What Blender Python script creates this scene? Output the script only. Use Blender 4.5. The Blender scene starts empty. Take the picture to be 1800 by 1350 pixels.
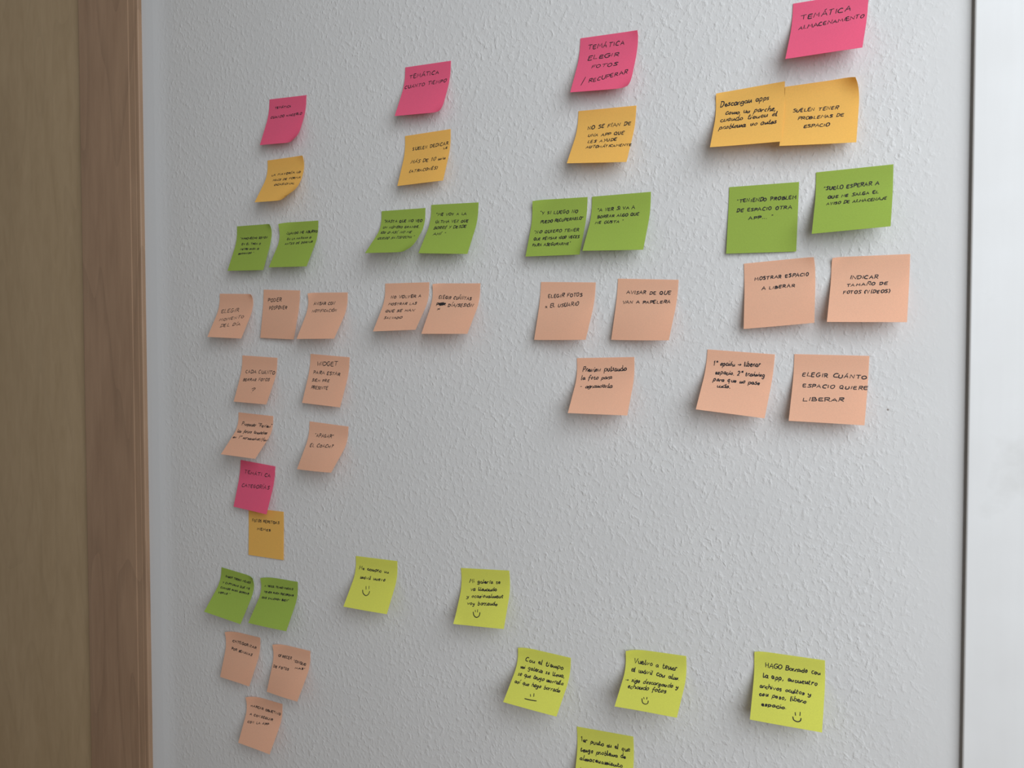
import bpy, math, random
import numpy as np

# ------------------------------------------------------------------ camera, world, light, exposure
scene = bpy.context.scene
COL = scene.collection
ZC = 1.35                                   # camera height above the floor (wall plane is y = 0, room is y < 0)
cam_data = bpy.data.cameras.new('camera')
cam = bpy.data.objects.new('camera', cam_data)
COL.objects.link(cam)
cam_data.sensor_fit = 'HORIZONTAL'
cam_data.sensor_width = 36.0
cam_data.lens = 36.0 * 1419.04 / 1800.0
cam_data.clip_start = 0.01
cam_data.dof.use_dof = True
cam_data.dof.focus_distance = 0.98
cam_data.dof.aperture_fstop = 14.0
_R = (0.8781007, 0.4784746, -0.0010704)
_U = (-0.0141397, 0.0281852, 0.9995027)
_F = (-0.4782669, 0.8776489, -0.0315150)
from mathutils import Matrix, Vector
cam.matrix_world = Matrix(((_R[0], _U[0], -_F[0], 0.0),
                           (_R[1], _U[1], -_F[1], -0.934343),
                           (_R[2], _U[2], -_F[2], ZC),
                           (0, 0, 0, 1)))
scene.camera = cam

world = bpy.data.worlds.new('world')
scene.world = world
world.use_nodes = True
world.node_tree.nodes['Background'].inputs[0].default_value = (1.0, 0.96, 0.90, 1)
world.node_tree.nodes['Background'].inputs[1].default_value = 0.225

def area_light(name, loc, target, sx, sy, power, color):
    d = bpy.data.lights.new(name, 'AREA')
    d.shape = 'RECTANGLE'; d.size = sx; d.size_y = sy; d.energy = power; d.color = color
    o = bpy.data.objects.new(name, d); COL.objects.link(o)
    o.location = loc
    o.rotation_euler = (Vector(target) - Vector(loc)).to_track_quat('-Z', 'Y').to_euler()
    return o

area_light('window_daylight', (1.22, -1.30, ZC + 0.62), (0.35, 0.0, ZC + 0.05), 1.6, 1.9, 62.0, (0.90, 0.95, 1.0))

scene.view_settings.view_transform = 'Standard'
scene.view_settings.look = 'None'
scene.view_settings.gamma = 1.0
scene.view_settings.use_curve_mapping = False
scene.view_settings.exposure = 0.0

# ------------------------------------------------------------------ materials
def new_mat(name):
    m = bpy.data.materials.new(name); m.use_nodes = True
    nt = m.node_tree; return m, nt, nt.nodes['Principled BSDF']

def lin(c):
    return tuple(((v / 12.92) if v <= 0.04045 else ((v + 0.055) / 1.055) ** 2.4) for v in [x / 255.0 for x in c]) + (1,)

def N(nt, kind, **kw):
    n = nt.nodes.new(kind)
    for k, v in kw.items():
        if k.startswith('i_'):
            n.inputs[k[2:].replace('_', ' ')].default_value = v
        else:
            setattr(n, k, v)
    return n

def ramp(nt, a, b, ca=(0, 0, 0, 1), cb=(1, 1, 1, 1)):
    r = nt.nodes.new('ShaderNodeValToRGB')
    r.color_ramp.elements[0].position = a; r.color_ramp.elements[0].color = ca
    r.color_ramp.elements[1].position = b; r.color_ramp.elements[1].color = cb
    return r

def mathn(nt, op, a=None, b=None, clamp=False):
    n = nt.nodes.new('ShaderNodeMath'); n.operation = op; n.use_clamp = clamp
    for k, v in ((0, a), (1, b)):
        if v is None: continue
        if isinstance(v, (int, float)): n.inputs[k].default_value = v
        else: nt.links.new(v, n.inputs[k])
    return n.outputs[0]

def plaster_material():
    m, nt, bsdf = new_mat('textured_plaster_paint')
    L = nt.links.new
    tc = N(nt, 'ShaderNodeTexCoord')
    # slightly sheared coordinates: the roller left lumps that lean diagonally
    mp = N(nt, 'ShaderNodeMapping'); mp.inputs['Rotation'].default_value = (0, math.radians(-33), 0); mp.inputs['Scale'].default_value = (1.15, 1, 0.88)
    L(tc.outputs['Object'], mp.inputs['Vector'])
    n1 = N(nt, 'ShaderNodeTexNoise'); n1.inputs['Scale'].default_value = 135; n1.inputs['Detail'].default_value = 2.5; n1.inputs['Roughness'].default_value = 0.55; n1.inputs['Distortion'].default_value = 0.25
    L(mp.outputs[0], n1.inputs['Vector'])
    n2 = N(nt, 'ShaderNodeTexNoise'); n2.inputs['Scale'].default_value = 230; n2.inputs['Detail'].default_value = 2
    L(mp.outputs[0], n2.inputs['Vector'])
    n3 = N(nt, 'ShaderNodeTexNoise'); n3.inputs['Scale'].default_value = 14; n3.inputs['Detail'].default_value = 2
    L(tc.outputs['Object'], n3.inputs['Vector'])
    lump = ramp(nt, 0.44, 0.80); lump.color_ramp.interpolation = 'EASE'; L(n1.outputs[0], lump.inputs[0])
    pit = ramp(nt, 0.22, 0.42); pit.color_ramp.interpolation = 'EASE'; L(n2.outputs[0], pit.inputs[0])
    patch = ramp(nt, 0.35, 0.65, (0.55, 0.55, 0.55, 1)); L(n3.outputs[0], patch.inputs[0])
    h = mathn(nt, 'MULTIPLY', mathn(nt, 'MULTIPLY', lump.outputs[0], patch.outputs[0]), 1.5)
    h = mathn(nt, 'ADD', h, mathn(nt, 'MULTIPLY', n1.outputs[0], 0.45))
    h = mathn(nt, 'ADD', h, mathn(nt, 'MULTIPLY', pit.outputs[0], 0.16))
    h = mathn(nt, 'ADD', h, mathn(nt, 'MULTIPLY', n2.outputs[0], 0.28))
    # smooth borders beside the door casing and beside the white frame
    sep = N(nt, 'ShaderNodeSeparateXYZ'); L(tc.outputs['Object'], sep.inputs[0])
    n4 = N(nt, 'ShaderNodeTexNoise'); n4.inputs['Scale'].default_value = 6; n4.inputs['Detail'].default_value = 4; L(tc.outputs['Object'], n4.inputs['Vector'])
    wob = mathn(nt, 'MULTIPLY', mathn(nt, 'SUBTRACT', n4.outputs[0], 0.5), 0.10)
    xr = mathn(nt, 'ADD', sep.outputs['X'], wob)
    mr = N(nt, 'ShaderNodeMapRange'); mr.inputs['From Min'].default_value = -0.07; mr.inputs['From Max'].default_value = -0.005; mr.inputs['To Min'].default_value = 1.0; mr.inputs['To Max'].default_value = 0.12
    L(xr, mr.inputs['Value'])
    ml = N(nt, 'ShaderNodeMapRange'); ml.inputs['From Min'].default_value = -1.207; ml.inputs['From Max'].default_value = -1.150; ml.inputs['To Min'].default_value = 0.04; ml.inputs['To Max'].default_value = 1.0
    L(mathn(nt, 'ADD', sep.outputs['X'], mathn(nt, 'MULTIPLY', wob, 0.25)), ml.inputs['Value'])
    mask = mathn(nt, 'MULTIPLY', mr.outputs[0], ml.outputs[0])
    # vertical brush marks in the smooth border
    bm = N(nt, 'ShaderNodeMapping'); bm.inputs['Scale'].default_value = (1, 1, 0.09); L(tc.outputs['Object'], bm.inputs['Vector'])
    n5 = N(nt, 'ShaderNodeTexNoise'); n5.inputs['Scale'].default_value = 220; n5.inputs['Detail'].default_value = 3; L(bm.outputs[0], n5.inputs['Vector'])
    h = mathn(nt, 'ADD', mathn(nt, 'MULTIPLY', h, mask), mathn(nt, 'MULTIPLY', n5.outputs[0], 0.10))
    # tiny sand grain everywhere
    n6 = N(nt, 'ShaderNodeTexNoise'); n6.inputs['Scale'].default_value = 420; n6.inputs['Detail'].default_value = 2; L(tc.outputs['Object'], n6.inputs['Vector'])
    h = mathn(nt, 'ADD', h, mathn(nt, 'MULTIPLY', mathn(nt, 'MULTIPLY', n6.outputs[0], mask), 0.22))
    bp = N(nt, 'ShaderNodeBump'); bp.inputs['Strength'].default_value = 1.0; bp.inputs['Distance'].default_value = 0.00040
    L(h, bp.inputs['Height']); L(bp.outputs[0], bsdf.inputs['Normal'])
    # paint: slightly uneven white; the trowelled left strip is a colder white
    col = N(nt, 'ShaderNodeMix', data_type='RGBA')
    L(n3.outputs[0], col.inputs[0]); col.inputs[6].default_value = (0.560, 0.562, 0.562, 1); col.inputs[7].default_value = (0.600, 0.602, 0.600, 1)
    col2 = N(nt, 'ShaderNodeMix', data_type='RGBA'); L(ml.outputs[0], col2.inputs[0])
    col2.inputs[6].default_value = (0.600, 0.612, 0.625, 1); L(col.outputs[2], col2.inputs[7])
    # rare dark specks
    vs = N(nt, 'ShaderNodeTexVoronoi'); vs.inputs['Scale'].default_value = 9.0; L(tc.outputs['Object'], vs.inputs['Vector'])
    sp = ramp(nt, 0.008, 0.014); L(vs.outputs['Distance'], sp.inputs[0])
    col3 = N(nt, 'ShaderNodeMix', data_type='RGBA'); L(sp.outputs[0], col3.inputs[0])
    col3.inputs[6].default_value = (0.25, 0.22, 0.2, 1); L(col2.outputs[2], col3.inputs[7])
    L(col3.outputs[2], bsdf.inputs['Base Color'])
    bsdf.inputs['Roughness'].default_value = 0.75
    bsdf.inputs['Specular IOR Level'].default_value = 0.25
    return m

def wood_material(name, dark, light, grain, figure, rough, stretch=0.055, lines=0.55):
    m, nt, bsdf = new_mat(name)
    L = nt.links.new
    tc = N(nt, 'ShaderNodeTexCoord')
    mp = N(nt, 'ShaderNodeMapping'); mp.inputs['Scale'].default_value = (1, 1, stretch); L(tc.outputs['Object'], mp.inputs['Vector'])
    n1 = N(nt, 'ShaderNodeTexNoise'); n1.inputs['Scale'].default_value = grain; n1.inputs['Detail'].default_value = 6; n1.inputs['Roughness'].default_value = 0.55; n1.inputs['Distortion'].default_value = 0.4
    L(mp.outputs[0], n1.inputs['Vector'])
    mp2 = N(nt, 'ShaderNodeMapping'); mp2.inputs['Scale'].default_value = (1, 1, 0.22); L(tc.outputs['Object'], mp2.inputs['Vector'])
    n2 = N(nt, 'ShaderNodeTexNoise'); n2.inputs['Scale'].default_value = figure; n2.inputs['Detail'].default_value = 3; n2.inputs['Distortion'].default_value = 1.2
    L(mp2.outputs[0], n2.inputs['Vector'])
    # thin dark cathedral lines: contour bands of a stretched noise
    n3 = N(nt, 'ShaderNodeTexNoise'); n3.inputs['Scale'].default_value = figure * 0.9; n3.inputs['Detail'].default_value = 1.5
    L(mp.outputs[0], n3.inputs['Vector'])
    fr = mathn(nt, 'FRACT', mathn(nt, 'MULTIPLY', n3.outputs[0], 9.0))
    rl = ramp(nt, 0.0, 0.22, (0.8, 0.8, 0.8, 1), (1, 1, 1, 1)); L(fr, rl.inputs[0])
    f = mathn(nt, 'ADD', mathn(nt, 'MULTIPLY', n1.outputs[0], 0.5), mathn(nt, 'MULTIPLY', n2.outputs[0], 0.5))
    r = ramp(nt, 0.30, 0.70, dark, light); L(f, r.inputs[0])
    mx = N(nt, 'ShaderNodeMix', data_type='RGBA', blend_type='MULTIPLY'); mx.inputs[0].default_value = lines
    L(r.outputs[0], mx.inputs[6]); L(rl.outputs[0], mx.inputs[7])
    L(mx.outputs[2], bsdf.inputs['Base Color'])
    bsdf.inputs['Roughness'].default_value = rough
    bsdf.inputs['Specular IOR Level'].default_value = 0.35
    bp = N(nt, 'ShaderNodeBump'); bp.inputs['Strength'].default_value = 0.25; bp.inputs['Distance'].default_value = 0.0004
    L(n1.outputs[0], bp.inputs['Height']); L(bp.outputs[0], bsdf.inputs['Normal'])
    return m

def lacquer_material():
    m, nt, bsdf = new_mat('white_lacquer')
    L = nt.links.new
    tc = N(nt, 'ShaderNodeTexCoord')
    n1 = N(nt, 'ShaderNodeTexNoise'); n1.inputs['Scale'].default_value = 14; n1.inputs['Detail'].default_value = 5; L(tc.outputs['Object'], n1.inputs['Vector'])
    r = ramp(nt, 0.25, 0.75, (0.635, 0.64, 0.64, 1), (0.675, 0.685, 0.69, 1)); L(n1.outputs[0], r.inputs[0])
    n2 = N(nt, 'ShaderNodeTexNoise'); n2.inputs['Scale'].default_value = 7; n2.inputs['Detail'].default_value = 6; n2.inputs['Roughness'].default_value = 0.6; L(tc.outputs['Object'], n2.inputs['Vector'])
    sm = ramp(nt, 0.62, 0.72, (1, 1, 1, 1), (0.90, 0.895, 0.885, 1)); L(n2.outputs[0], sm.inputs[0])
    mx = N(nt, 'ShaderNodeMix', data_type='RGBA', blend_type='MULTIPLY'); mx.inputs[0].default_value = 1.0
    L(r.outputs[0], mx.inputs[6]); L(sm.outputs[0], mx.inputs[7])
    L(mx.outputs[2], bsdf.inputs['Base Color'])
    mp = N(nt, 'ShaderNodeMapping'); mp.inputs['Scale'].default_value = (1, 1, 0.06); L(tc.outputs['Object'], mp.inputs['Vector'])
    n3 = N(nt, 'ShaderNodeTexNoise'); n3.inputs['Scale'].default_value = 90; L(mp.outputs[0], n3.inputs['Vector'])
    bp = N(nt, 'ShaderNodeBump'); bp.inputs['Strength'].default_value = 0.5; bp.inputs['Distance'].default_value = 0.0003
    L(n3.outputs[0], bp.inputs['Height']); L(bp.outputs[0], bsdf.inputs['Normal'])
    bsdf.inputs['Roughness'].default_value = 0.5
    return m

def paper_material(name, rgb):
    m, nt, bsdf = new_mat(name)
    L = nt.links.new
    tc = N(nt, 'ShaderNodeTexCoord')
    n1 = N(nt, 'ShaderNodeTexNoise'); n1.inputs['Scale'].default_value = 900; n1.inputs['Detail'].default_value = 2; L(tc.outputs['Object'], n1.inputs['Vector'])
    c = rgb
    r = ramp(nt, 0.2, 0.8, (c[0] * 0.94, c[1] * 0.94, c[2] * 0.94, 1), (min(1, c[0] * 1.04), min(1, c[1] * 1.04), min(1, c[2] * 1.04), 1)); L(n1.outputs[0], r.inputs[0])
    L(r.outputs[0], bsdf.inputs['Base Color'])
    bsdf.inputs['Roughness'].default_value = 0.85
    bsdf.inputs['Specular IOR Level'].default_value = 0.15
    tr = N(nt, 'ShaderNodeBsdfTranslucent'); L(r.outputs[0], tr.inputs['Color'])
    mix = N(nt, 'ShaderNodeMixShader'); mix.inputs[0].default_value = 0.38
    L(bsdf.outputs[0], mix.inputs[1]); L(tr.outputs[0], mix.inputs[2])
    out = nt.nodes['Material Output']; L(mix.outputs[0], out.inputs['Surface'])
    return m

def plain_material(name, rgb, rough=0.6, vary=0.06, scale=30):
    m, nt, bsdf = new_mat(name)
    tc = N(nt, 'ShaderNodeTexCoord')
    n1 = N(nt, 'ShaderNodeTexNoise'); n1.inputs['Scale'].default_value = scale; nt.links.new(tc.outputs['Object'], n1.inputs['Vector'])
    a = tuple(x * (1 - vary) for x in rgb) + (1,); b = tuple(min(1, x * (1 + vary)) for x in rgb) + (1,)
    r = ramp(nt, 0.3, 0.7, a, b); nt.links.new(n1.outputs[0], r.inputs[0]); nt.links.new(r.outputs[0], bsdf.inputs['Base Color'])
    bsdf.inputs['Roughness'].default_value = rough
    return m

M_WALL = plaster_material()
M_LEAF = wood_material('pale_wood_veneer', (0.340, 0.245, 0.140, 1), (0.420, 0.312, 0.190, 1), 70, 7, 0.5, 0.25, 0.25)
M_CASE = wood_material('brown_wood_veneer', (0.255, 0.160, 0.100, 1), (0.345, 0.226, 0.145, 1), 90, 9, 0.5, 0.10, 0.6)
M_WHITE = lacquer_material()
M_FLOOR = wood_material('floor_boards', (0.22, 0.13, 0.07, 1), (0.34, 0.22, 0.13, 1), 40, 5, 0.5)
M_SKIRT = plain_material('painted_skirting', (0.7, 0.69, 0.66))
PAPER = {
    'pink': paper_material('pink_paper', (0.90, 0.165, 0.30)),
    'orange': paper_material('orange_paper', (0.93, 0.60, 0.16)),
    'green': paper_material('green_paper', (0.41, 0.555, 0.105)),
    'salmon': paper_material('salmon_paper', (0.90, 0.575, 0.405)),
    'yellow': paper_material('yellow_paper', (0.78, 0.79, 0.155)),
}
M_INK = plain_material('black_pen_ink', (0.012, 0.010, 0.014), 0.55, 0.2, 300)

# ------------------------------------------------------------------ helpers
def mesh_object(name, verts, faces, mat, parent=None, smooth=False, kind=None):
    me = bpy.data.meshes.new(name)
    me.from_pydata([tuple(map(float, v)) for v in verts], [], faces)
    me.materials.append(mat)
    if smooth:
        me.polygons.foreach_set('use_smooth', [True] * len(me.polygons))
    me.update()
    o = bpy.data.objects.new(name, me)
    COL.objects.link(o)
    if parent is not None: o.parent = parent
    if kind: o['kind'] = kind
    return o

def box(name, x0, x1, y0, y1, z0, z1, mat, kind=None, parent=None):
    v = [(x0, y0, z0), (x1, y0, z0), (x1, y1, z0), (x0, y1, z0), (x0, y0, z1), (x1, y0, z1), (x1, y1, z1), (x0, y1, z1)]
    f = [(0, 3, 2, 1), (4, 5, 6, 7), (0, 1, 5, 4), (1, 2, 6, 5), (2, 3, 7, 6), (3, 0, 4, 7)]
    return mesh_object(name, v, f, mat, parent, False, kind)

def extrude_profile(name, pts, z0, z1, mat, kind=None, segs=1):
    """closed (x, y) outline, listed counter-clockwise seen from above, extruded along z"""
    n = len(pts); v = []; f = []
    for k in range(segs + 1):
        z = z0 + (z1 - z0) * k / segs
        v += [(p[0], p[1], z) for p in pts]
    for k in range(segs):
        for i in range(n):
            j = (i + 1) % n
            f.append((k * n + i, k * n + j, (k + 1) * n + j, (k + 1) * n + i))
    f.append(tuple(reversed(range(n)))); f.append(tuple(segs * n + i for i in range(n)))
    return mesh_object(name, v, f, mat, None, False, kind)

def arc(cx, cy, r, a0, a1, n=6):
    return [(cx + r * math.cos(math.radians(a0 + (a1 - a0) * k / n)), cy + r * math.sin(math.radians(a0 + (a1 - a0) * k / n))) for k in range(n + 1)]

# ------------------------------------------------------------------ the setting
H = 2.55
XW0, XW1 = -1.2324, 0.0128          # wall between the wooden casing and the white frame
# wall face: a shallow trowelled fillet leans out against the casing, the right end turns in at the joint
wall_pts = [(-1.60, 0.12), (-1.36, 0.12), (-1.36, 0.0), (XW0, -0.0026), (-1.222, -0.0024), (-1.205, -0.0018), (-1.190, -0.0007), (-1.178, -0.0001), (-1.170, 0.0), (XW1 - 0.0022, 0.0)]
wall_pts = [(-1.36, 0.12), (-1.36, -0.001)] + wall_pts[3:] + [(XW1 - 0.0007, 0.0006), (XW1, 0.0014), (XW1, 0.0022), (0.30, 0.0022), (0.30, 0.12)]
extrude_profile('wall_back', wall_pts, 0.0, H, M_WALL, 'structure')
box('wall_left', -3.2, -2.262, 0.0, 0.12, 0.0, H, M_WALL, 'structure')
box('wall_above_door', -2.262, -1.362, 0.0, 0.12, 2.16, H, M_WALL, 'structure').name = 'wall_over_door'  # plain plaster wall over the door opening, unseen above the view
box('wall_right', 0.302, 2.2, -0.001, 0.12, 0.0, H, M_WALL, 'structure')
box('floor', -3.2, 2.2, -3.0, 0.0, -0.05, 0.0, M_FLOOR, 'structure')

# wooden door casing with a beaded outer edge
cx0, cx1 = -1.3885, -1.2328
case = [(cx1, -0.0005), (cx1, 0.06), (cx0, 0.06), (cx0, -0.0125)] + arc(cx0 + 0.0045, -0.0125, 0.0045, 180, 270) \
     + [(-1.3500, -0.0166), (-1.2900, -0.0150), (-1.2560, -0.0130), (-1.2545, -0.0120), (-1.2530, -0.0119), (-1.2420, -0.0112), (-1.2408, -0.0106), (-1.2396, -0.0108)] \
     + arc(cx1 - 0.0025, -0.0080, 0.0025, 265, 360, 7)
extrude_profile('trim_1', case, 0.0, 2.14, M_CASE, 'structure')
leaf = [(cx0 - 0.0015, -0.0085), (cx0 - 0.0015, 0.034), (-2.245, 0.034), (-2.245, -0.0085)]
leaf = leaf[:0] + [(cx0 - 0.0015, -0.006), (cx0 - 0.0015, 0.034), (-2.245, 0.034), (-2.245, -0.0085), (cx0 - 0.004, -0.0085)]
extrude_profile('door_1', leaf, 0.006, 2.09, M_LEAF, 'structure')

# white lacquered frame to the right of the joint, rounded outer edge, shallow step near its edge
fx = 0.0147
fr = arc(fx + 0.0022, -0.0053, 0.0022, 180, 270, 6) + [(0.130, -0.0075), (0.134, -0.0050), (0.134, 0.0018), (fx, 0.0018)]
extrude_profile('trim_2', fr, 0.0, H, M_WHITE, 'structure')

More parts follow.
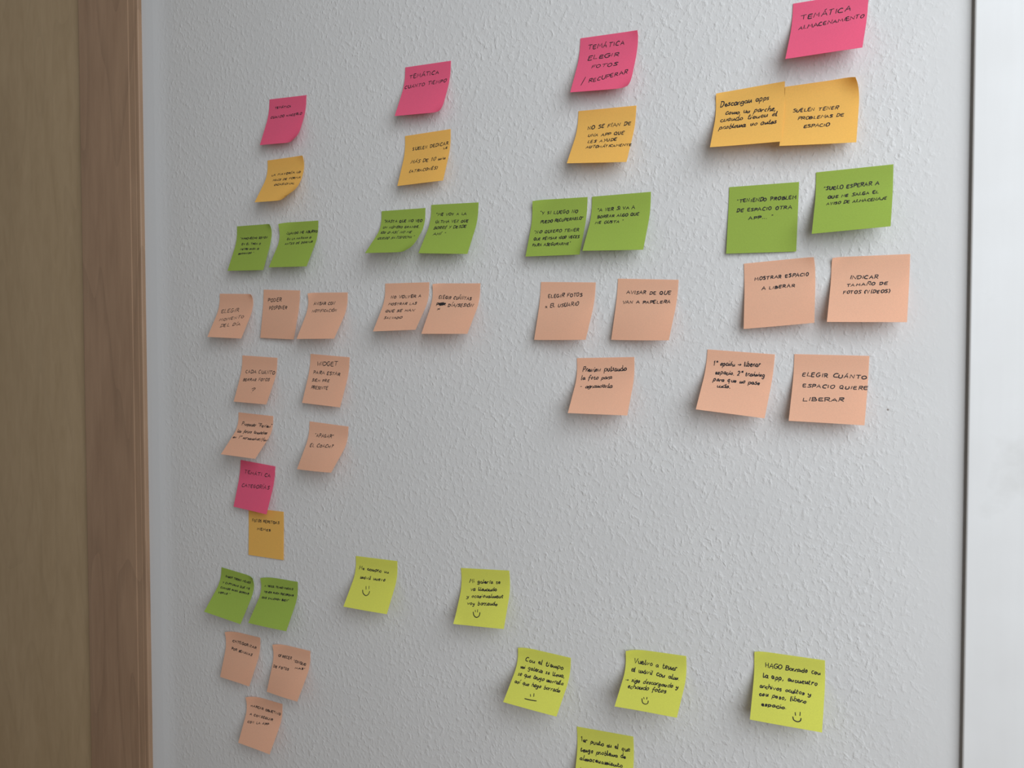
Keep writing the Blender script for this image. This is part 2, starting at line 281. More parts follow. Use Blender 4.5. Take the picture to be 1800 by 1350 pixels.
# colour, left-top corner x, z (from camera height), tilt, curl left, curl right, written lines (text, u0, v0, u1, v1, cap height), marks
NOTES = [
 ('pink', -0.9374, 0.403, -0.0676, 0.3165, 0.3291, [('TEMÁTICA', 0.162, 0.206, 0.602, 0.205, 0.054), ('CUANDO HACERLO', 0.086, 0.406, 0.921, 0.384, 0.058)], []),
 ('orange', -0.9428, 0.3094, -0.0127, 0.5388, 0.4676, [('LA MAYORÍA LO', 0.143, 0.342, 0.928, 0.346, 0.053), ('HACE DE FORMA', 0.224, 0.471, 0.96, 0.476, 0.057), ('OCASIONAL', 0.32, 0.596, 0.867, 0.612, 0.056)], []),
 ('green', -1.0111, 0.2126, -0.0256, 0.3671, 0.3282, [('"APROVECHO ESTOY', 0.115, 0.284, 0.891, 0.296, 0.05), ('EN EL TREN O', 0.183, 0.407, 0.732, 0.419, 0.049), ('METRO PARA IR', 0.181, 0.522, 0.716, 0.537, 0.047), ('BORRANDO "', 0.162, 0.629, 0.599, 0.617, 0.042)], []),
 ('green', -0.9162, 0.2103, -0.0324, 0.4755, 0.4664, [('CUANDO ME ABURRO', 0.169, 0.244, 0.987, 0.231, 0.058), ('EN LA MAÑANA O', 0.209, 0.362, 0.843, 0.35, 0.048), ('ANTES DE DORMIR', 0.188, 0.468, 0.908, 0.453, 0.051)], []),
 ('salmon', -1.0522, 0.1064, -0.0464, 0.459, 0.4574, [('ELEGIR', 0.108, 0.429, 0.628, 0.382, 0.105), ('MOMENTO', 0.147, 0.618, 0.827, 0.518, 0.086), ('DEL DÍA', 0.25, 0.761, 0.81, 0.694, 0.086)], []),
 ('salmon', -0.954, 0.1089, -0.0569, 0.0798, 0.1901, [('PODER', 0.127, 0.246, 0.51, 0.23, 0.094), ('POSPONER', 0.183, 0.408, 0.672, 0.385, 0.09)], []),
 ('salmon', -0.8607, 0.1003, -0.0334, 0.4783, 0.5606, [('AVISAR CON', 0.15, 0.245, 0.687, 0.238, 0.077), ('NOTIFICACIÓN', 0.14, 0.4, 0.77, 0.378, 0.073)], []),
 ('salmon', -1.0025, 0.0055, -0.052, 0.3043, 0.3993, [('CADA CUÁNTO', 0.132, 0.368, 0.959, 0.344, 0.089), ('BORRAR FOTOS', 0.111, 0.545, 0.862, 0.493, 0.073), ('?', 0.41, 0.776, 0.521, 0.769, 0.166)], []),
 ('salmon', -0.8578, 0.0074, -0.0696, 0.2729, 0.3131, [('WIDGET', 0.187, 0.219, 0.697, 0.192, 0.104), ('PARA ESTAR', 0.118, 0.391, 0.801, 0.375, 0.08), ('SIEM PRE', 0.125, 0.547, 0.565, 0.525, 0.07), ('PRESENTE', 0.148, 0.701, 0.575, 0.676, 0.078)], []),
 ('salmon', -1.0125, -0.0865, -0.0487, 0.7049, 0.7326, [('Proponer "Review"', 0.124, 0.269, 0.984, 0.246, 0.081), ('las fotos tomadas', 0.06, 0.43, 0.902, 0.396, 0.075), ('en 1ª screenshot/fav', 0.033, 0.578, 1.005, 0.552, 0.073)], []),
 ('salmon', -0.861, -0.0956, -0.0669, 0.4596, 0.6967, [('"APAGAR"', 0.168, 0.291, 0.646, 0.269, 0.086), ('EL COACH?', 0.112, 0.51, 0.7, 0.466, 0.088)], []),
 ('pink', -1.0083, -0.1634, -0.0765, 0.2045, 0.2692, [('TEMÁTI CA', 0.142, 0.266, 0.881, 0.249, 0.09), ('CATEGORÍAS', 0.123, 0.552, 0.902, 0.503, 0.096)], []),
 ('orange', -0.9925, -0.24, 0.004, 0.0299, 0.0272, [('FOTOS REPETIDAS', 0.105, 0.282, 0.872, 0.267, 0.072), ('MEMES', 0.243, 0.45, 0.632, 0.442, 0.06)], []),
 ('green', -1.0562, -0.3444, -0.091, 0.6323, 0.4895, [('SABER TODOS MEMES', 0.139, 0.184, 0.89, 0.167, 0.048), ('Y CAPTURAS QUE ME', 0.094, 0.327, 0.893, 0.292, 0.047), ('CUANDO PARA BORRAR', 0.09, 0.438, 0.906, 0.395, 0.046), ('VERLO "', 0.095, 0.551, 0.418, 0.512, 0.045)], []),
 ('green', -0.9644, -0.3469, 0.0019, 0.6088, 0.5164, [('A VECES, TENGO MUCHAS', 0.087, 0.212, 0.87, 0.182, 0.045), ('TENER PARA RECORDAR', 0.086, 0.336, 0.901, 0.311, 0.045), ('QUE SALIERON BIEN"', 0.07, 0.458, 0.8, 0.426, 0.046)], []),
 ('salmon', -1.0459, -0.447, -0.0135, 0.2669, 0.4585, [('CATEGORIZAR', 0.184, 0.229, 0.898, 0.26, 0.064), ('POR SEMANAS', 0.18, 0.396, 0.804, 0.418, 0.057)], []),
 ('salmon', -0.9399, -0.4504, -0.0102, 0.3094, 0.5719, [('OFRECER', 0.131, 0.273, 0.506, 0.265, 0.066), ('"CONSEJO', 0.569, 0.299, 0.9, 0.318, 0.062), ('DE FOTOS', 0.038, 0.504, 0.483, 0.485, 0.055), ('MAS"', 0.631, 0.422, 0.904, 0.396, 0.04)], []),
 ('salmon', -0.9993, -0.5453, -0.015, 0.3934, 0.5414, [('MARCAR OBJETIVO', 0.102, 0.245, 0.96, 0.24, 0.057), ('A CONSEGUIR', 0.108, 0.415, 0.77, 0.396, 0.051), ('CON LA APP', 0.103, 0.575, 0.702, 0.503, 0.055)], []),
 ('pink', -0.6783, 0.4078, -0.0537, 0.3962, 0.3536, [('TEMÁTICA', 0.107, 0.22, 0.749, 0.202, 0.086), ('CUÁNTO TIEMPO', 0.03, 0.409, 0.94, 0.377, 0.085)], []),
 ('orange', -0.6793, 0.3126, -0.0064, 0.3564, 0.3601, [('SUELEN DEDICAR', 0.173, 0.293, 0.961, 0.272, 0.076), ('LE', 0.865, 0.353, 0.947, 0.343, 0.04), ('MÁS DE 10 min', 0.185, 0.557, 0.939, 0.559, 0.07), ('(ATRACONES)', 0.199, 0.75, 0.82, 0.746, 0.074)], []),
 ('green', -0.7213, 0.2114, -0.029, 0.7328, 0.7063, [('"HASTA QUE NO VEO', 0.067, 0.221, 0.935, 0.25, 0.065), ('UN NÚMERO GRANDE,', 0.071, 0.343, 0.914, 0.37, 0.057), ('100 O ASÍ, NO ME', 0.053, 0.466, 0.784, 0.489, 0.069), ('QUEDO SATISFECHA"', 0.078, 0.626, 0.887, 0.632, 0.078)], []),
 ('green', -0.6353, 0.2125, -0.0475, 0.5337, 0.4564, [('"ME VOY A LA', 0.117, 0.203, 0.757, 0.21, 0.06), ('ÚLTIMA VEZ QUE', 0.127, 0.342, 0.823, 0.345, 0.064), ('BORRÉ Y DESDE', 0.122, 0.471, 0.797, 0.454, 0.07), ('AHÍ "', 0.158, 0.604, 0.418, 0.595, 0.065)], []),
 ('salmon', -0.7155, 0.1077, -0.0217, 0.5381, 0.6348, [('NO VOLVER A', 0.145, 0.285, 0.839, 0.274, 0.067), ('MOSTRAR LAS', 0.122, 0.424, 0.772, 0.42, 0.063), ('QUE SE HAN', 0.115, 0.581, 0.78, 0.57, 0.07), ('SALVADO', 0.143, 0.733, 0.558, 0.732, 0.064)], []),
 ('salmon', -0.6327, 0.1042, -0.0443, 0.4911, 0.5742, [('ELEGIR CUÁNTAS', 0.138, 0.279, 0.833, 0.296, 0.079), ('POR', 0.111, 0.417, 0.313, 0.405, 0.071), ('DÍA/SESIÓN', 0.371, 0.428, 0.904, 0.432, 0.077), ('x', 0.167, 0.508, 0.227, 0.495, 0.065)], [[(0.15, 0.37), (0.274, 0.352), (0.161, 0.383), (0.297, 0.364), (0.17, 0.397), (0.28, 0.377), (0.187, 0.411), (0.277, 0.396)], [(0.129, 0.388), (0.305, 0.375)]]),
 ('pink', -0.4112, 0.3977, -0.0598, 0.4158, 0.36, [('TEMÁTICA', 0.147, 0.199, 0.777, 0.198, 0.093), ('ELEGIR', 0.165, 0.385, 0.712, 0.373, 0.091), ('FOTOS', 0.259, 0.558, 0.707, 0.551, 0.085), ('/', 0.154, 0.853, 0.198, 0.849, 0.155), ('RECUPERAR', 0.278, 0.84, 0.919, 0.725, 0.094)], []),
 ('orange', -0.4137, 0.3085, -0.0575, 0.5197, 0.4339, [('NO SE FÍAN DE', 0.191, 0.323, 0.923, 0.299, 0.076), ('UNA APP QUE', 0.221, 0.464, 0.841, 0.464, 0.073), ('LES AYUDE', 0.248, 0.593, 0.741, 0.578, 0.071), ('AUTOMÁTICAMENTE', 0.25, 0.7, 1.012, 0.696, 0.061)], []),
 ('green', -0.4772, 0.2038, -0.0385, 0.3107, 0.3493, [('"Y SI LUEGO NO', 0.138, 0.243, 0.842, 0.25, 0.07), ('PUEDO RECUPERARLO"', 0.167, 0.402, 0.947, 0.365, 0.065), ('"NO QUIERO TENER', 0.075, 0.583, 0.909, 0.575, 0.067), ('QUE REVISAR 1000 VECES', 0.099, 0.707, 0.932, 0.698, 0.062), ('PARA ASEGURARME"', 0.091, 0.818, 0.793, 0.814, 0.062)], []),
 ('green', -0.395, 0.2006, -0.0198, 0.5187, 0.4404, [('"A VER SI VA A', 0.103, 0.256, 0.736, 0.247, 0.067), ('BORRAR ALGO QUE', 0.118, 0.367, 0.819, 0.362, 0.06), ('ME GUSTA "', 0.095, 0.475, 0.576, 0.477, 0.061)], []),
 ('salmon', -0.466, 0.0985, -0.0542, 0.224, 0.4337, [('ELEGIR FOTOS', 0.151, 0.268, 0.776, 0.229, 0.078), ('x EL USUARIO', 0.119, 0.437, 0.732, 0.389, 0.064)], []),
 ('salmon', -0.3605, 0.0977, -0.0664, 0.1886, 0.4197, [('AVISAR DE QUE', 0.161, 0.24, 0.889, 0.234, 0.07), ('VAN A PAPELERA', 0.112, 0.401, 0.899, 0.371, 0.06)], []),
 ('salmon', -0.4153, 0.0005, 0.0154, 0.6041, 0.5275, [('Preview pulsando', 0.101, 0.225, 0.863, 0.217, 0.082), ('la foto para', 0.086, 0.366, 0.632, 0.352, 0.076), ('- agrandarla', 0.097, 0.519, 0.653, 0.505, 0.077)], []),
 ('pink', -0.1581, 0.3875, -0.0394, 0.5687, 0.5998, [('TEMÁTICA', 0.12, 0.251, 0.774, 0.23, 0.095), ('ALMACENAMIENTO', 0.104, 0.42, 0.966, 0.371, 0.078)], []),
 ('orange', -0.2421, 0.3033, 0.0214, 0.5935, 0.4505, [('Descargan apps', 0.064, 0.217, 0.777, 0.232, 0.086), ('como un parche,', 0.143, 0.361, 0.877, 0.422, 0.084), ('cuando tienen el', 0.078, 0.486, 0.904, 0.524, 0.1), ('problema, no antes', 0.083, 0.64, 0.897, 0.662, 0.099)], []),
 ('orange', -0.1656, 0.2986, -0.0138, 0.5006, 0.3484, [('SUELEN TENER', 0.122, 0.402, 0.73, 0.434, 0.066), ('PROBLEMAS DE', 0.201, 0.55, 0.808, 0.564, 0.066), ('ESPACIO', 0.296, 0.704, 0.634, 0.703, 0.066)], []),
 ('green', -0.226, 0.1952, -0.027, 0.0791, 0.029, [('"TENIENDO PROBLEM', 0.122, 0.239, 0.972, 0.237, 0.063), ('DE ESPACIO OTRA', 0.124, 0.38, 0.912, 0.374, 0.059), ('APP... "', 0.304, 0.503, 0.656, 0.497, 0.054)], []),
 ('green', -0.1325, 0.2016, 0.0, 0.5159, 0.5786, [('"SUELO ESPERAR A', 0.101, 0.272, 0.824, 0.262, 0.068), ('QUE ME SALGA EL', 0.167, 0.405, 0.82, 0.394, 0.057), ('AVISO DE ALMACENAJE', 0.156, 0.515, 0.926, 0.514, 0.063)], []),
 ('salmon', -0.2089, 0.1073, 0.0426, 0.2481, 0.3747, [('MOSTRAR ESPACIO', 0.148, 0.264, 0.914, 0.263, 0.064), ('A LIBERAR', 0.251, 0.416, 0.722, 0.413, 0.058)], []),
 ('salmon', -0.1156, 0.1087, -0.0142, 0.4895, 0.4519, [('INDICAR', 0.251, 0.318, 0.615, 0.325, 0.067), ('TAMAÑO DE', 0.214, 0.433, 0.729, 0.414, 0.052), ('FOTOS (VÍDEOS)', 0.175, 0.548, 0.769, 0.545, 0.065)], []),
 ('salmon', -0.2497, 0.0104, -0.0807, 0.5644, 0.4918, [('1ª opción → liberar', 0.111, 0.238, 0.804, 0.196, 0.078), ('espacio. 2ª training', 0.159, 0.367, 0.889, 0.344, 0.075), ('para que no pase', 0.148, 0.482, 0.836, 0.474, 0.074), ('más.', 0.225, 0.585, 0.428, 0.586, 0.076)], []),
 ('salmon', -0.1531, 0.0046, -0.0291, 0.3772, 0.3895, [('ELEGIR CUÁNTO', 0.116, 0.318, 0.974, 0.323, 0.072), ('ESPACIO QUIERE', 0.142, 0.481, 1.0, 0.481, 0.063), ('LIBERAR', 0.162, 0.69, 0.713, 0.668, 0.069)], []),
 ('yellow', -0.773, -0.2926, 0.0179, 0.606, 0.5332, [('Me compro un', 0.085, 0.247, 0.8, 0.255, 0.071), ('móvil nuevo', 0.153, 0.42, 0.748, 0.403, 0.072)], [[(0.375, 0.61), (0.349, 0.551)], [(0.435, 0.592), (0.418, 0.538)], [(0.301, 0.629), (0.339, 0.69), (0.415, 0.726), (0.464, 0.695), (0.471, 0.632)]]),
 ('yellow', -0.5889, -0.2877, 0.0761, 0.5398, 0.4897, [('Mi galería se', 0.168, 0.251, 0.798, 0.242, 0.069), ('va llenando', 0.201, 0.389, 0.742, 0.37, 0.072), ('y ocasionalment', 0.146, 0.517, 0.885, 0.479, 0.07), ('voy borrando', 0.192, 0.645, 0.797, 0.616, 0.073)], [[(0.393, 0.759), (0.379, 0.727)], [(0.433, 0.759), (0.425, 0.712)], [(0.344, 0.759), (0.375, 0.82), (0.432, 0.849), (0.48, 0.817), (0.481, 0.757)]]),
 ('yellow', -0.4992, -0.3805, -0.0367, 0.7954, 0.7965, [('Con el tiempo', 0.148, 0.237, 0.873, 0.227, 0.078), ('mi galería se llena,', 0.085, 0.363, 0.914, 0.355, 0.074), ('se que tengo morralla', 0.074, 0.495, 0.924, 0.475, 0.076), ('así que hago borrado', 0.07, 0.636, 0.915, 0.601, 0.08)], [[(0.445, 0.792), (0.426, 0.755)], [(0.498, 0.779), (0.485, 0.728)], [(0.353, 0.85), (0.452, 0.849), (0.573, 0.837)]]),
 ('yellow', -0.3489, -0.3571, 0.0371, 0.9305, 0.9275, [('Vuelvo a tener', 0.138, 0.224, 0.847, 0.25, 0.085), ('el móvil con alm.', 0.101, 0.36, 0.9, 0.384, 0.081), ('→ sigo descargando y', 0.041, 0.533, 0.909, 0.523, 0.08), ('echando fotos', 0.114, 0.654, 0.738, 0.631, 0.087)], [[(0.429, 0.794), (0.416, 0.766)], [(0.471, 0.79), (0.466, 0.757)], [(0.393, 0.79), (0.42, 0.857), (0.469, 0.876), (0.503, 0.854), (0.5, 0.812)]]),
 ('yellow', -0.4147, -0.4705, 0.0545, 0.3785, 0.3718, [('1er punto en el que', 0.063, 0.235, 0.933, 0.256, 0.082), ('tengo problema de', 0.057, 0.394, 0.861, 0.376, 0.075), ('almacenamiento', 0.058, 0.52, 0.814, 0.516, 0.074), ('sin más FOTOS', 0.052, 0.709, 0.646, 0.667, 0.074)], []),
 ('yellow', -0.1939, -0.3335, 0.0258, 0.559, 0.6046, [('HAGO Borrado con', 0.16, 0.227, 0.934, 0.216, 0.069), ('la app, encuentro', 0.129, 0.379, 0.903, 0.371, 0.071), ('archivos ocultos y', 0.094, 0.527, 0.815, 0.53, 0.066), ('con peso, libero', 0.097, 0.64, 0.764, 0.642, 0.066), ('espacio.', 0.144, 0.776, 0.497, 0.768, 0.057)], [[(0.631, 0.832), (0.623, 0.793)], [(0.691, 0.826), (0.691, 0.777)], [(0.595, 0.856), (0.613, 0.898), (0.665, 0.913), (0.702, 0.893), (0.708, 0.857)]]),
]

# ------------------------------------------------------------------ handwriting: single-stroke pen alphabet (units: cap height = 10)
G = {}
def g(ch, w, *strokes): G[ch] = (w, strokes)
g('A', 6.6, 'L 0 0 3.2 10 6.5 0', 'L 1.3 3.8 5.6 4'); g('B', 6, 'L .6 0 .6 9.8', 'S .4 9.8 4.4 9.4 4.4 6 .8 5.3', 'S .8 5.3 5.8 4.4 5 .7 .3 .1')
g('C', 6, 'S 5.8 9 3 10 .5 6 1.3 1.2 5.8 .5'); g('D', 6.4, 'L .8 0 .8 9.8', 'S .2 9.8 5 9 6.3 4.8 4 .8 .2 0'); g('E', 5.5, 'S 5 9.8 .9 9.4 .7 5 1.2 .3 5.3 .3', 'L .9 5.2 4.6 5.4')
g('F', 5.4, 'L .7 0 .7 9.6 5.4 10', 'L .7 5.2 4.2 5.4'); g('G', 6.6, 'S 5.6 9.2 2.6 9.8 .4 5 2.4 .3 5.6 1.4 6 4.6', 'L 3.6 4.6 6.6 4.8'); g('H', 6.5, 'L .6 0 .7 10', 'L 5.9 0 6 10', 'L .6 5 6 5.3')
g('I', 2, 'L 1 .2 1.1 9.2'); g('J', 5, 'S 4.2 10 4.2 2 2.4 0 .4 1.8'); g('K', 6, 'L .7 0 .7 10', 'L 5.6 9.6 .9 4.6 6 0'); g('L', 5, 'L 1 10 .7 .4 5 .2')
g('M', 8, 'L .3 0 1.6 9.6 4 3.5 6.5 9.6 7.7 0'); g('N', 6.8, 'L .5 0 .7 9.8 5.9 .3 6.3 10'); g('O', 6.4, 'S 3.4 10 .6 7 1 1.6 3.6 0 6 3.4 5.4 8.4 3 9.9'); g('P', 5.6, 'L .8 0 .8 9.6', 'S .2 9.6 4.8 9.6 5 5.6 .9 4.6')
g('Q', 7, 'S 3.4 10 .6 7 1 1.6 3.6 0 6 3.4 5.4 8.4 3 9.9', 'L 3.8 2.6 6.8 -1'); g('R', 6.3, 'L .8 0 .8 9.6', 'S .2 9.6 4.8 9.6 4.8 5.6 1 4.8', 'L 2.2 4.8 6.2 0'); g('S', 5.4, 'S 5.2 9 2.6 10 .9 7.6 4.2 4.6 4.4 1.2 .4 .6')
g('T', 6.2, 'L 0 9.6 6.2 10', 'L 3 9.8 2.8 0'); g('U', 6.4, 'S .6 10 .7 2.4 3 0 5.6 2 5.9 10'); g('V', 6, 'L .2 10 2.9 0 6 10'); g('W', 8.4, 'L .2 10 2 0 4.3 7 6 0 8.2 10'); g('X', 6, 'L .2 0 5.6 10', 'L .4 10 5.6 0')
g('Y', 6, 'L .4 10 3 4.8', 'L 6 10 2 -.5'); g('Z', 6, 'L .4 9.6 5.6 9.8 .4 .2 5.8 0', 'L 1.6 5 4.6 5')
g('0', 5.6, 'S 3 10 .6 7 .9 1.6 3 0 5.2 3.4 4.8 8.4 2.8 9.9'); g('1', 3.4, 'L .4 7.4 2.4 10 2.4 0'); g('2', 5.4, 'S .6 8 2.8 10 4.8 7.6 3 3.6 .4 .3', 'L .4 .2 5.2 .3')
g('a', 5, 'S 4.2 4.4 2.2 5.4 .5 2.6 2 0 4 2 4.3 4.8', 'S 4.3 4.8 4.4 1 5.4 .3'); g('b', 5, 'L .8 10 .8 .6', 'S .8 3.6 3 5.4 4.8 3 3 0 .8 .6'); g('c', 4, 'S 4 4.6 2 5.2 .6 2.6 2 0 4.2 .6')
g('d', 5, 'S 4.3 4.2 2.2 5.4 .5 2.4 2 0 4.3 1.6', 'L 4.5 10 4.5 .2'); g('e', 4.3, 'S .7 2.6 3.7 3 3.3 5 1.6 5 .6 2.6 2 .1 4.4 .8'); g('f', 3.8, 'S 4.2 9.2 2.8 10 1.9 6 1.4 -3.6', 'L .3 4.7 3.8 4.9')
g('g', 5, 'S 4.3 4.6 2.2 5.4 .5 2.8 2.2 .6 4.3 2.6', 'S 4.5 5 4.3 -2 2.4 -4 .4 -2.6'); g('h', 5, 'L .9 10 .7 0', 'S .8 3.4 2.8 5.4 4.3 3.6 4.6 0'); g('i', 2, 'L 1 5 1 .3', 'L 1 7.6 1.4 8.3'); g('j', 2, 'S 1.6 5 1.4 -3 -.6 -3.6', 'L 1.6 7.6 2 8.2')
g('k', 4.6, 'L .8 10 .7 0', 'L 4 5.2 1 2.6 4.2 0'); g('l', 2.2, 'S .9 10 .8 1.2 2 .2'); g('m', 7.2, 'S .5 4.8 .8 .6 2.2 .2 3.7 4.6 4 .5 5.4 .3 6.8 4.6 7.2 .2'); g('n', 5, 'S .5 4.8 .8 1 2.2 .1 4 3.2 4.3 4.8 4.5 .8 5 .1')
g('o', 4.8, 'S 2.6 5.2 .6 2.8 2.2 0 4.4 2 3.8 4.8 2.2 5.2'); g('p', 5, 'L .8 5 .5 -4', 'S .8 3.8 3 5.4 4.7 3 3 0 .8 .8'); g('q', 5, 'S 4.3 4.6 2.2 5.4 .5 2.8 2.2 .6 4.3 2.6', 'L 4.5 5 4.4 -4'); g('r', 3.8, 'L .6 5 .6 0', 'S .6 3 2 5 3.7 4.8')
g('s', 3.8, 'S 3.6 4.6 1.8 5.2 1 3.8 3.2 2 2.6 .2 .4 .4'); g('t', 3.8, 'S 1.6 8.8 1.4 1.2 3.2 .2', 'L .2 5.6 3.5 5.8'); g('u', 5, 'S .6 5 .8 1.4 2.4 0 4.3 1.8 4.4 5', 'L 4.4 5 4.8 .2'); g('v', 4.6, 'L .4 5 2.2 0 4.5 5.2')
g('w', 6.6, 'L .3 5 1.8 0 3.4 4 4.8 0 6.4 5.2'); g('x', 4.4, 'L .3 0 4 5', 'L .3 5 4.2 0'); g('y', 5, 'S .5 5 .9 1.8 2.6 1 4.3 2.4', 'S 4.6 5 4.2 -1.6 2.4 -4 .6 -3'); g('z', 4.4, 'L .5 5 4 5 .5 0 4.2 .2')
g('.', 1.6, 'L .6 0 1 .5'); g(',', 1.8, 'L 1.2 .6 .4 -1.8'); g('?', 5, 'S .6 8 2.8 10 4.8 8 3 5.4 2.4 2.8', 'L 2.2 .2 2.5 .5'); g('(', 3, 'S 2.6 11 .6 5.6 2 -1'); g(')', 3, 'S .4 11 2.4 5.6 .8 -1')
g('/', 4.6, 'L .4 -2 4.2 11'); g('"', 3.2, 'L .9 10.6 .7 8.6', 'L 2.3 10.8 2.2 8.8'); g('-', 4, 'L .4 4 3.4 4.2'); g('→', 7, 'L .4 2.6 6.4 2.8', 'L 4.8 4.2 6.6 2.8 4.8 1.2'); g('ª', 3, 'S 2.4 9.8 .8 9.6 .8 7.4 2.4 8 2.4 9.8', 'L 2.4 9.8 2.8 7.2')
ACC = {'Á': 'A', 'É': 'E', 'Í': 'I', 'Ó': 'O', 'Ú': 'U', 'á': 'a', 'é': 'e', 'í': 'i', 'ó': 'o', 'ú': 'u'}

def smooth_pts(p):
    if len(p) < 3: return p
    q = [p[0]] + p + [p[-1]]; out = []
    for i in range(1, len(q) - 2):
        for k in range(4):
            t = k / 4.0
            out.append(tuple(0.5 * ((2 * q[i][d]) + (-q[i-1][d] + q[i+1][d]) * t + (2 * q[i-1][d] - 5 * q[i][d] + 4 * q[i+1][d] - q[i+2][d]) * t * t + (-q[i-1][d] + 3 * q[i][d] - 3 * q[i+1][d] + q[i+2][d]) * t ** 3) for d in (0, 1)))
    out.append(p[-1]); return out

def glyph(ch):
    base = ACC.get(ch, {'Ñ': 'N', 'ñ': 'n'}.get(ch, ch))
    w, st = G[base]; res = []
    for s in st:
        if ch == 'í' and s.startswith('L 1 7.6'): continue
        a = s.split(); p = [(float(a[i]), float(a[i + 1])) for i in range(1, len(a), 2)]
        res.append((a[0], p))
    top = 11.4 if base.isupper() else 6.6
    if ch in ACC: res.append(('L', [(w * .45, top), (w * .45 + 1.8, top + 1.7)]))
    if ch in 'Ññ': res.append(('S', [(w * .2, top), (w * .4, top + .9), (w * .6, top + .2), (w * .85, top + 1)]))
    return w, res

def write_line(text, u0, v0, u1, v1, h, rnd, slant):
    """pen strokes of one line in note coordinates (u right, v down, both in units of the note side)"""
    gap = 1.5 if text.upper() == text else 1.0
    pen = 0.0; items = []
    for ci, ch in enumerate(text):
        nxt = text[ci + 1:ci + 2]
        if ch == ' ': pen += 5.4; continue
        w, st = glyph(ch)
        if ch in 'acdehiklmnrtuáéíóúñ' and nxt.islower() and rnd.random() < .7:      # joined-up letters
            st = st + [('S', [(w - .5, .4), (w + .3, .5), (w + gap + .5, 2.4)])]
        items.append((pen, w, st)); pen += w + gap * rnd.uniform(.7, 1.3)
    total = pen - gap
    du, dv = u1 - u0, v1 - v0; ln = math.hypot(du, dv); ex = (du / ln, dv / ln); ey = (ex[1], -ex[0])
    sx = ln / total; sy = h / 10.0 * (0.74 if text.upper() == text else 0.95); out = []
    for px, w, st in items:
        ry, rx, rb, rs = rnd.uniform(.84, 1.14), rnd.uniform(.86, 1.08), rnd.uniform(-.8, .8), slant + rnd.uniform(-.10, .12)
        for kind, p in st:
            q = [(px + x * rx + rnd.uniform(-.38, .38), y * ry + rb + rnd.uniform(-.38, .38)) for x, y in p]
            q = smooth_pts(q) if kind == 'S' else q
            out.append([(u0 + ex[0] * (x * sx + rs * y * sy) + ey[0] * y * sy, v0 + ex[1] * (x * sx + rs * y * sy) + ey[1] * y * sy) for x, y in q])
    return out

# ------------------------------------------------------------------ sticky notes
SIDE = 0.076
def profile_table(b):
    K = 60; t = [k / K for k in range(K + 1)]; s0, s1 = 0.12, 0.50
    ang = [b * min(1, max(0, (x - s0) / (s1 - s0))) for x in t]
    A = [0.0]; Z = [0.0]
    for k in range(K):
        m = (ang[k] + ang[k + 1]) / 2; A.append(A[-1] + math.cos(m) / K); Z.append(Z[-1] + math.sin(m) / K)
    return np.array(t), np.array(A), np.array(Z)

PEEL = {4: [('TL', 0.34, 0.112)], 15: [('TL', 0.32, 0.080)], 16: [('TL', 0.32, 0.080)], 17: [('TL', 0.30, 0.072)], 18: [('TL', 0.34, 0.096)], 27: [('TL', 0.32, 0.080)], 44: [('TL', 0.30, 0.080)], 43: [('TL', 0.25, 0.048)],
        2: [('BR', .34, .17), ('TR', .2, .04)], 34: [('TR', .30, .13)], 1: [('BR', .22, .08)], 21: [('BR', .24, .08)], 19: [('BR', .16, .04)], 14: [('TR', .2, .05)], 3: [('TR', .16, .05)], 5: [('TR', .16, .05)],
        25: [('TR', .16, .03), ('BR', .18, .05)], 42: [('BL', .16, .03)], 46: [('TL', 0.16, 0.032)], 37: [('TR', .18, .03)], 33: [('TL', 0.16, 0.032)], 24: [('TL', 0.21, 0.048)], 7: [('TL', 0.18, 0.048)], 38: [('TL', 0.16, 0.048)]}
CORN = {'TL': (0, 0), 'TR': (1, 0), 'BR': (1, 1), 'BL': (0, 1)}

class Note:
    def __init__(s, idx, th, bl, br, off):
        s.th, s.off = th, off
        s.e = np.array([math.cos(th), 0, math.sin(th)]); s.d = np.array([math.sin(th), 0, -math.cos(th)]); s.n = np.array([0, -1.0, 0])
        s.tabs = [profile_table(bl + (br - bl) * k / 12.0) for k in range(13)]
        s.peel = PEEL.get(idx, []); s.rnd = random.Random(idx * 7 + 1); s.wave = [s.rnd.uniform(-1, 1) for _ in range(4)]
    def base(s, u, v):
        k = min(12, max(0, u * 12)); i = min(11, int(k)); f = k - i; vv = min(1, max(0, v))
        a = [np.interp(vv, s.tabs[j][0], s.tabs[j][1]) for j in (i, i + 1)]; z = [np.interp(vv, s.tabs[j][0], s.tabs[j][2]) for j in (i, i + 1)]
        A = a[0] * (1 - f) + a[1] * f; Z = z[0] * (1 - f) + z[1] * f
        return A, Z
    def at(s, u, v, lift=0.0):
        A, Z = s.base(u, v)
        # gentle cockle of the free part of the sheet
        Z += 0.006 * s.wave[0] * math.sin(math.pi * u) * v * v + 0.003 * s.wave[1] * math.sin(2 * math.pi * u + s.wave[2]) * v
        du = dv = 0.0
        for name, c, amt in s.peel:
            cu, cv = CORN[name]; su = 1 if cu == 0 else -1; sv = 1 if cv == 0 else -1
            d = ((u - cu) * su + (v - cv) * sv) / math.sqrt(2)
            if d < c:
                q = (c - d) / c; Z += amt * q ** 2; k = amt * 0.35 * q ** 3; du += su * k; dv += sv * k
        p = SIDE * (s.e * (u + du) + s.d * (A + dv) + s.n * max(Z, 0.0)) + s.n * s.off
        if lift:
            e = 0.01
            pu = s.at(u + e, v) - s.at(u - e, v); pv = s.at(u, min(v + e, 1)) - s.at(u, min(v + e, 1) - 2 * e)
            nn = np.cross(pu, pv); nn /= np.linalg.norm(nn)
            if nn[1] > 0: nn = -nn
            p = p + nn * lift
        return p

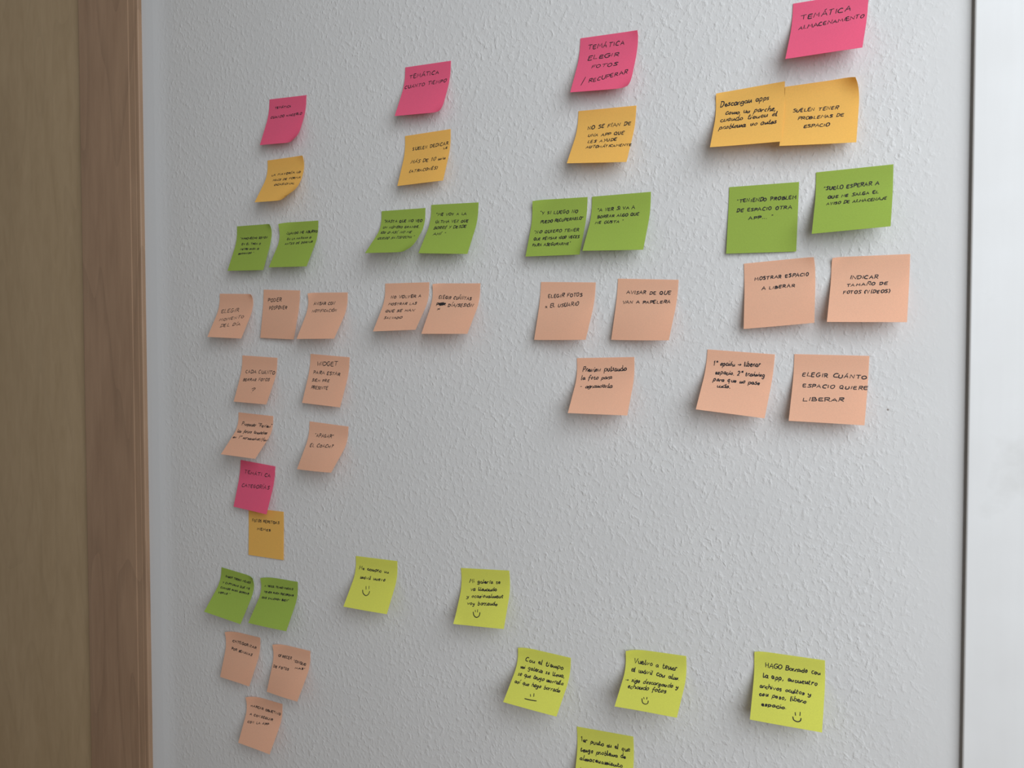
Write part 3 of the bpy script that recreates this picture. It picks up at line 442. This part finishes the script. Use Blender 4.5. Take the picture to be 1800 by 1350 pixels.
def ribbon(note, strokes, half, lift, rnd):
    V = []; F = []; step = 0
    for st in strokes:
        pts = [st[0]]
        for a in st[1:]:
            b = pts[-1]; d = math.hypot(a[0] - b[0], a[1] - b[1])
            k = max(1, int(d / 0.06))
            for m in range(1, k + 1): pts.append((b[0] + (a[0] - b[0]) * m / k, b[1] + (a[1] - b[1]) * m / k))
        n = len(pts); i0 = len(V); step += 1; w0 = half * rnd.uniform(.85, 1.15)
        for i, p in enumerate(pts):
            a = pts[max(0, i - 1)]; b = pts[min(n - 1, i + 1)]
            tx, ty = b[0] - a[0], b[1] - a[1]; L_ = math.hypot(tx, ty) or 1e-6; tx /= L_; ty /= L_
            w = w0 * (0.75 if i in (0, n - 1) else 1.0); ext = (-0.5 * w if i == 0 else (0.5 * w if i == n - 1 else 0))
            for sgn in (-1, 1):
                V.append(note.at(p[0] - ty * w * sgn + tx * ext, p[1] + tx * w * sgn + ty * ext, lift + (step % 5) * 6e-6))
        for i in range(n - 1):
            a = i0 + 2 * i; F.append((a, a + 1, a + 3, a + 2))
    return V, F

def build_note(idx, color, x, z, th, bl, br, lines, marks, label):
    off = 0.0009 + {34: 0.0006, 12: 0.0008, 28: 0.0004}.get(idx, 0.0)
    nt = Note(idx, th, bl, br, off)
    root = bpy.data.objects.new('sticky_note', None); COL.objects.link(root)
    root.location = (x, 0.0, z + ZC); root.empty_display_size = 0.01
    root['label'] = label; root['category'] = 'sticky note'; root['group'] = GROUPS[color]
    NU, NV = 14, 22; T_ = 0.00012; V = []; F = []
    for lay in (0, 1):
        for j in range(NV + 1):
            for i in range(NU + 1):
                V.append(nt.at(i / NU, j / NV, 1e-9 if lay == 0 else -T_))
    W = NU + 1; S_ = W * (NV + 1)
    for j in range(NV):
        for i in range(NU):
            a = j * W + i
            F.append((a, a + W, a + W + 1, a + 1)); F.append((S_ + a, S_ + a + 1, S_ + a + W + 1, S_ + a + W))
    rim = [j * W for j in range(NV)] + [NV * W + i for i in range(NU)] + [j * W + NU for j in range(NV, 0, -1)] + [i for i in range(NU, 0, -1)]
    n0 = len(V); V += [V[a] for a in rim] + [V[S_ + a] for a in rim]; m_ = len(rim)      # the cut edge has its own vertices so the face shades flat
    for k in range(m_): F.append((n0 + (k + 1) % m_, n0 + k, n0 + m_ + k, n0 + m_ + (k + 1) % m_))
    mesh_object('paper_sheet', V, F, PAPER[color], root, True)
    rnd = random.Random(idx * 31 + 5)
    slant = 0.10 if color in ('yellow',) else 0.14
    for (text, u0, v0, u1, v1, h) in lines:
        st = write_line(text, u0, v0, u1, v1, h, rnd, slant)
        st = [[p for p in s_ if p[1] < 0.99] for s_ in st]; st = [s_ for s_ in st if len(s_) > 1]
        V, F = ribbon(nt, st, PEN, 0.00010, rnd)
        mesh_object('written_line', V, F, M_INK, root)
    if marks:
        V, F = ribbon(nt, [smooth_pts(list(m)) for m in marks], PEN * 1.1, 0.00016, rnd)
        mesh_object('crossing_out' if idx == 24 else 'smiley_face', V, F, M_INK, root)
    return root

PEN = 0.0071        # half width of the pen line as a share of the note side
GROUPS = {'pink': 'pink heading sticky notes', 'orange': 'orange sticky notes under the headings', 'green': 'green quotation sticky notes',
          'salmon': 'salmon sticky notes with feature ideas', 'yellow': 'lemon yellow sticky notes with smiley faces'}
LABELS = {
 1: 'pink sticky note TEMÁTICA CUANDO HACERLO, leftmost of the top pink notes',
 2: 'orange sticky note LA MAYORÍA with curled corner, under the leftmost top pink note',
 3: 'green sticky note with four tiny lines, left of the CUANDO ME green note',
 4: 'green sticky note starting CUANDO ME, right one of the leftmost upper green pair',
 5: 'salmon sticky note ELEGIR MOMENTO DEL DÍA, leftmost of the row of three',
 6: 'nearly flat salmon sticky note PODER POSPONER between two curling salmon notes',
 7: 'salmon sticky note AVISAR CON NOTIFICACIÓN, right of the PODER POSPONER note',
 8: 'salmon sticky note CADA CUÁNTO BORRAR FOTOS with a large question mark',
 9: 'salmon sticky note WIDGET PARA ESTAR SIEMPRE PRESENTE',
 10: 'strongly curled salmon sticky note with joined-up writing just above the lower pink note',
 11: 'salmon sticky note "APAGAR" EL COACH? below the WIDGET note',
 12: 'pink sticky note TEMÁTICA CATEGORÍAS, the lowest pink one on the wall',
 13: 'flat orange sticky note tucked under the lowest pink note',
 14: 'green sticky note with four slanting lines, left of the lower green pair',
 15: 'green sticky note with three slanting lines, right of the lower green pair',
 16: 'salmon sticky note CATEGORIZAR under the left lower green note',
 17: 'salmon sticky note OFRECER "CONSEJO" under the right lower green note',
 18: 'lowest salmon sticky note on the wall, with three lines ending in APP',
 19: 'pink sticky note TEMÁTICA CUÁNTO TIEMPO, second from left along the top',
 20: 'orange sticky note SUELEN, MÁS DE 10 min, under the CUÁNTO TIEMPO note',
 21: 'strongly curled green sticky note starting HASTA QUE NO VEO',
 22: 'green sticky note starting ME VOY A LA ÚLTIMA VEZ',
 23: 'salmon sticky note NO VOLVER A MOSTRAR LAS QUE SE HAN SALVADO',
 24: 'salmon sticky note ELEGIR CUÁNTAS with a crossed-out word before DÍA/SESIÓN',
 25: 'pink sticky note TEMÁTICA ELEGIR FOTOS / RECUPERAR with four lines',
 26: 'orange sticky note NO SE FÍAN DE UNA APP, under the ELEGIR FOTOS pink note',
 27: 'green sticky note filled with five lines, starting Y SI LUEGO NO',
 28: 'green sticky note starting A VER SI VA A BORRAR',
 29: 'salmon sticky note ELEGIR FOTOS x EL USUARIO',
 30: 'salmon sticky note AVISAR DE QUE VAN A PAPELERA',
 31: 'salmon sticky note Preview pulsando, alone below the ELEGIR FOTOS salmon note',
 32: 'pink sticky note TEMÁTICA ALMACENAMIENTO cut by the top edge of the picture',
 33: 'orange sticky note Descargan apps in joined-up writing, its right edge covered by another',
 34: 'orange sticky note SUELEN TENER PROBLEMAS with a rounded curling top right corner',
 35: 'nearly flat green sticky note TENIENDO PROBLEM DE ESPACIO',
 36: 'green sticky note SUELO ESPERAR A, rightmost of all green notes',
 37: 'salmon sticky note MOSTRAR ESPACIO A LIBERAR',
 38: 'salmon sticky note INDICAR TAMAÑO, the rightmost note on the wall',
 39: 'tilted salmon sticky note in joined-up writing starting 1ª opción',
 40: 'salmon sticky note ELEGIR CUÁNTO ESPACIO in large spaced capitals',
 41: 'yellow sticky note Me compro un móvil nuevo, leftmost of the yellow notes',
 42: 'yellow sticky note Mi galería se va llenando with a smiley',
 43: 'yellow sticky note Con el tiempo with a straight-mouthed face',
 44: 'yellow sticky note Vuelvo a tener with an arrow and smiley',
 45: 'yellow sticky note 1er punto cut by the bottom edge of the picture',
 46: 'yellow sticky note HAGO Borrado with large smiley, rightmost of the yellow notes',
}
for i, (color, x, z, th, bl, br, lines, marks) in enumerate(NOTES, 1):
    build_note(i, color, x, z, th, bl, br, lines, marks, LABELS[i])
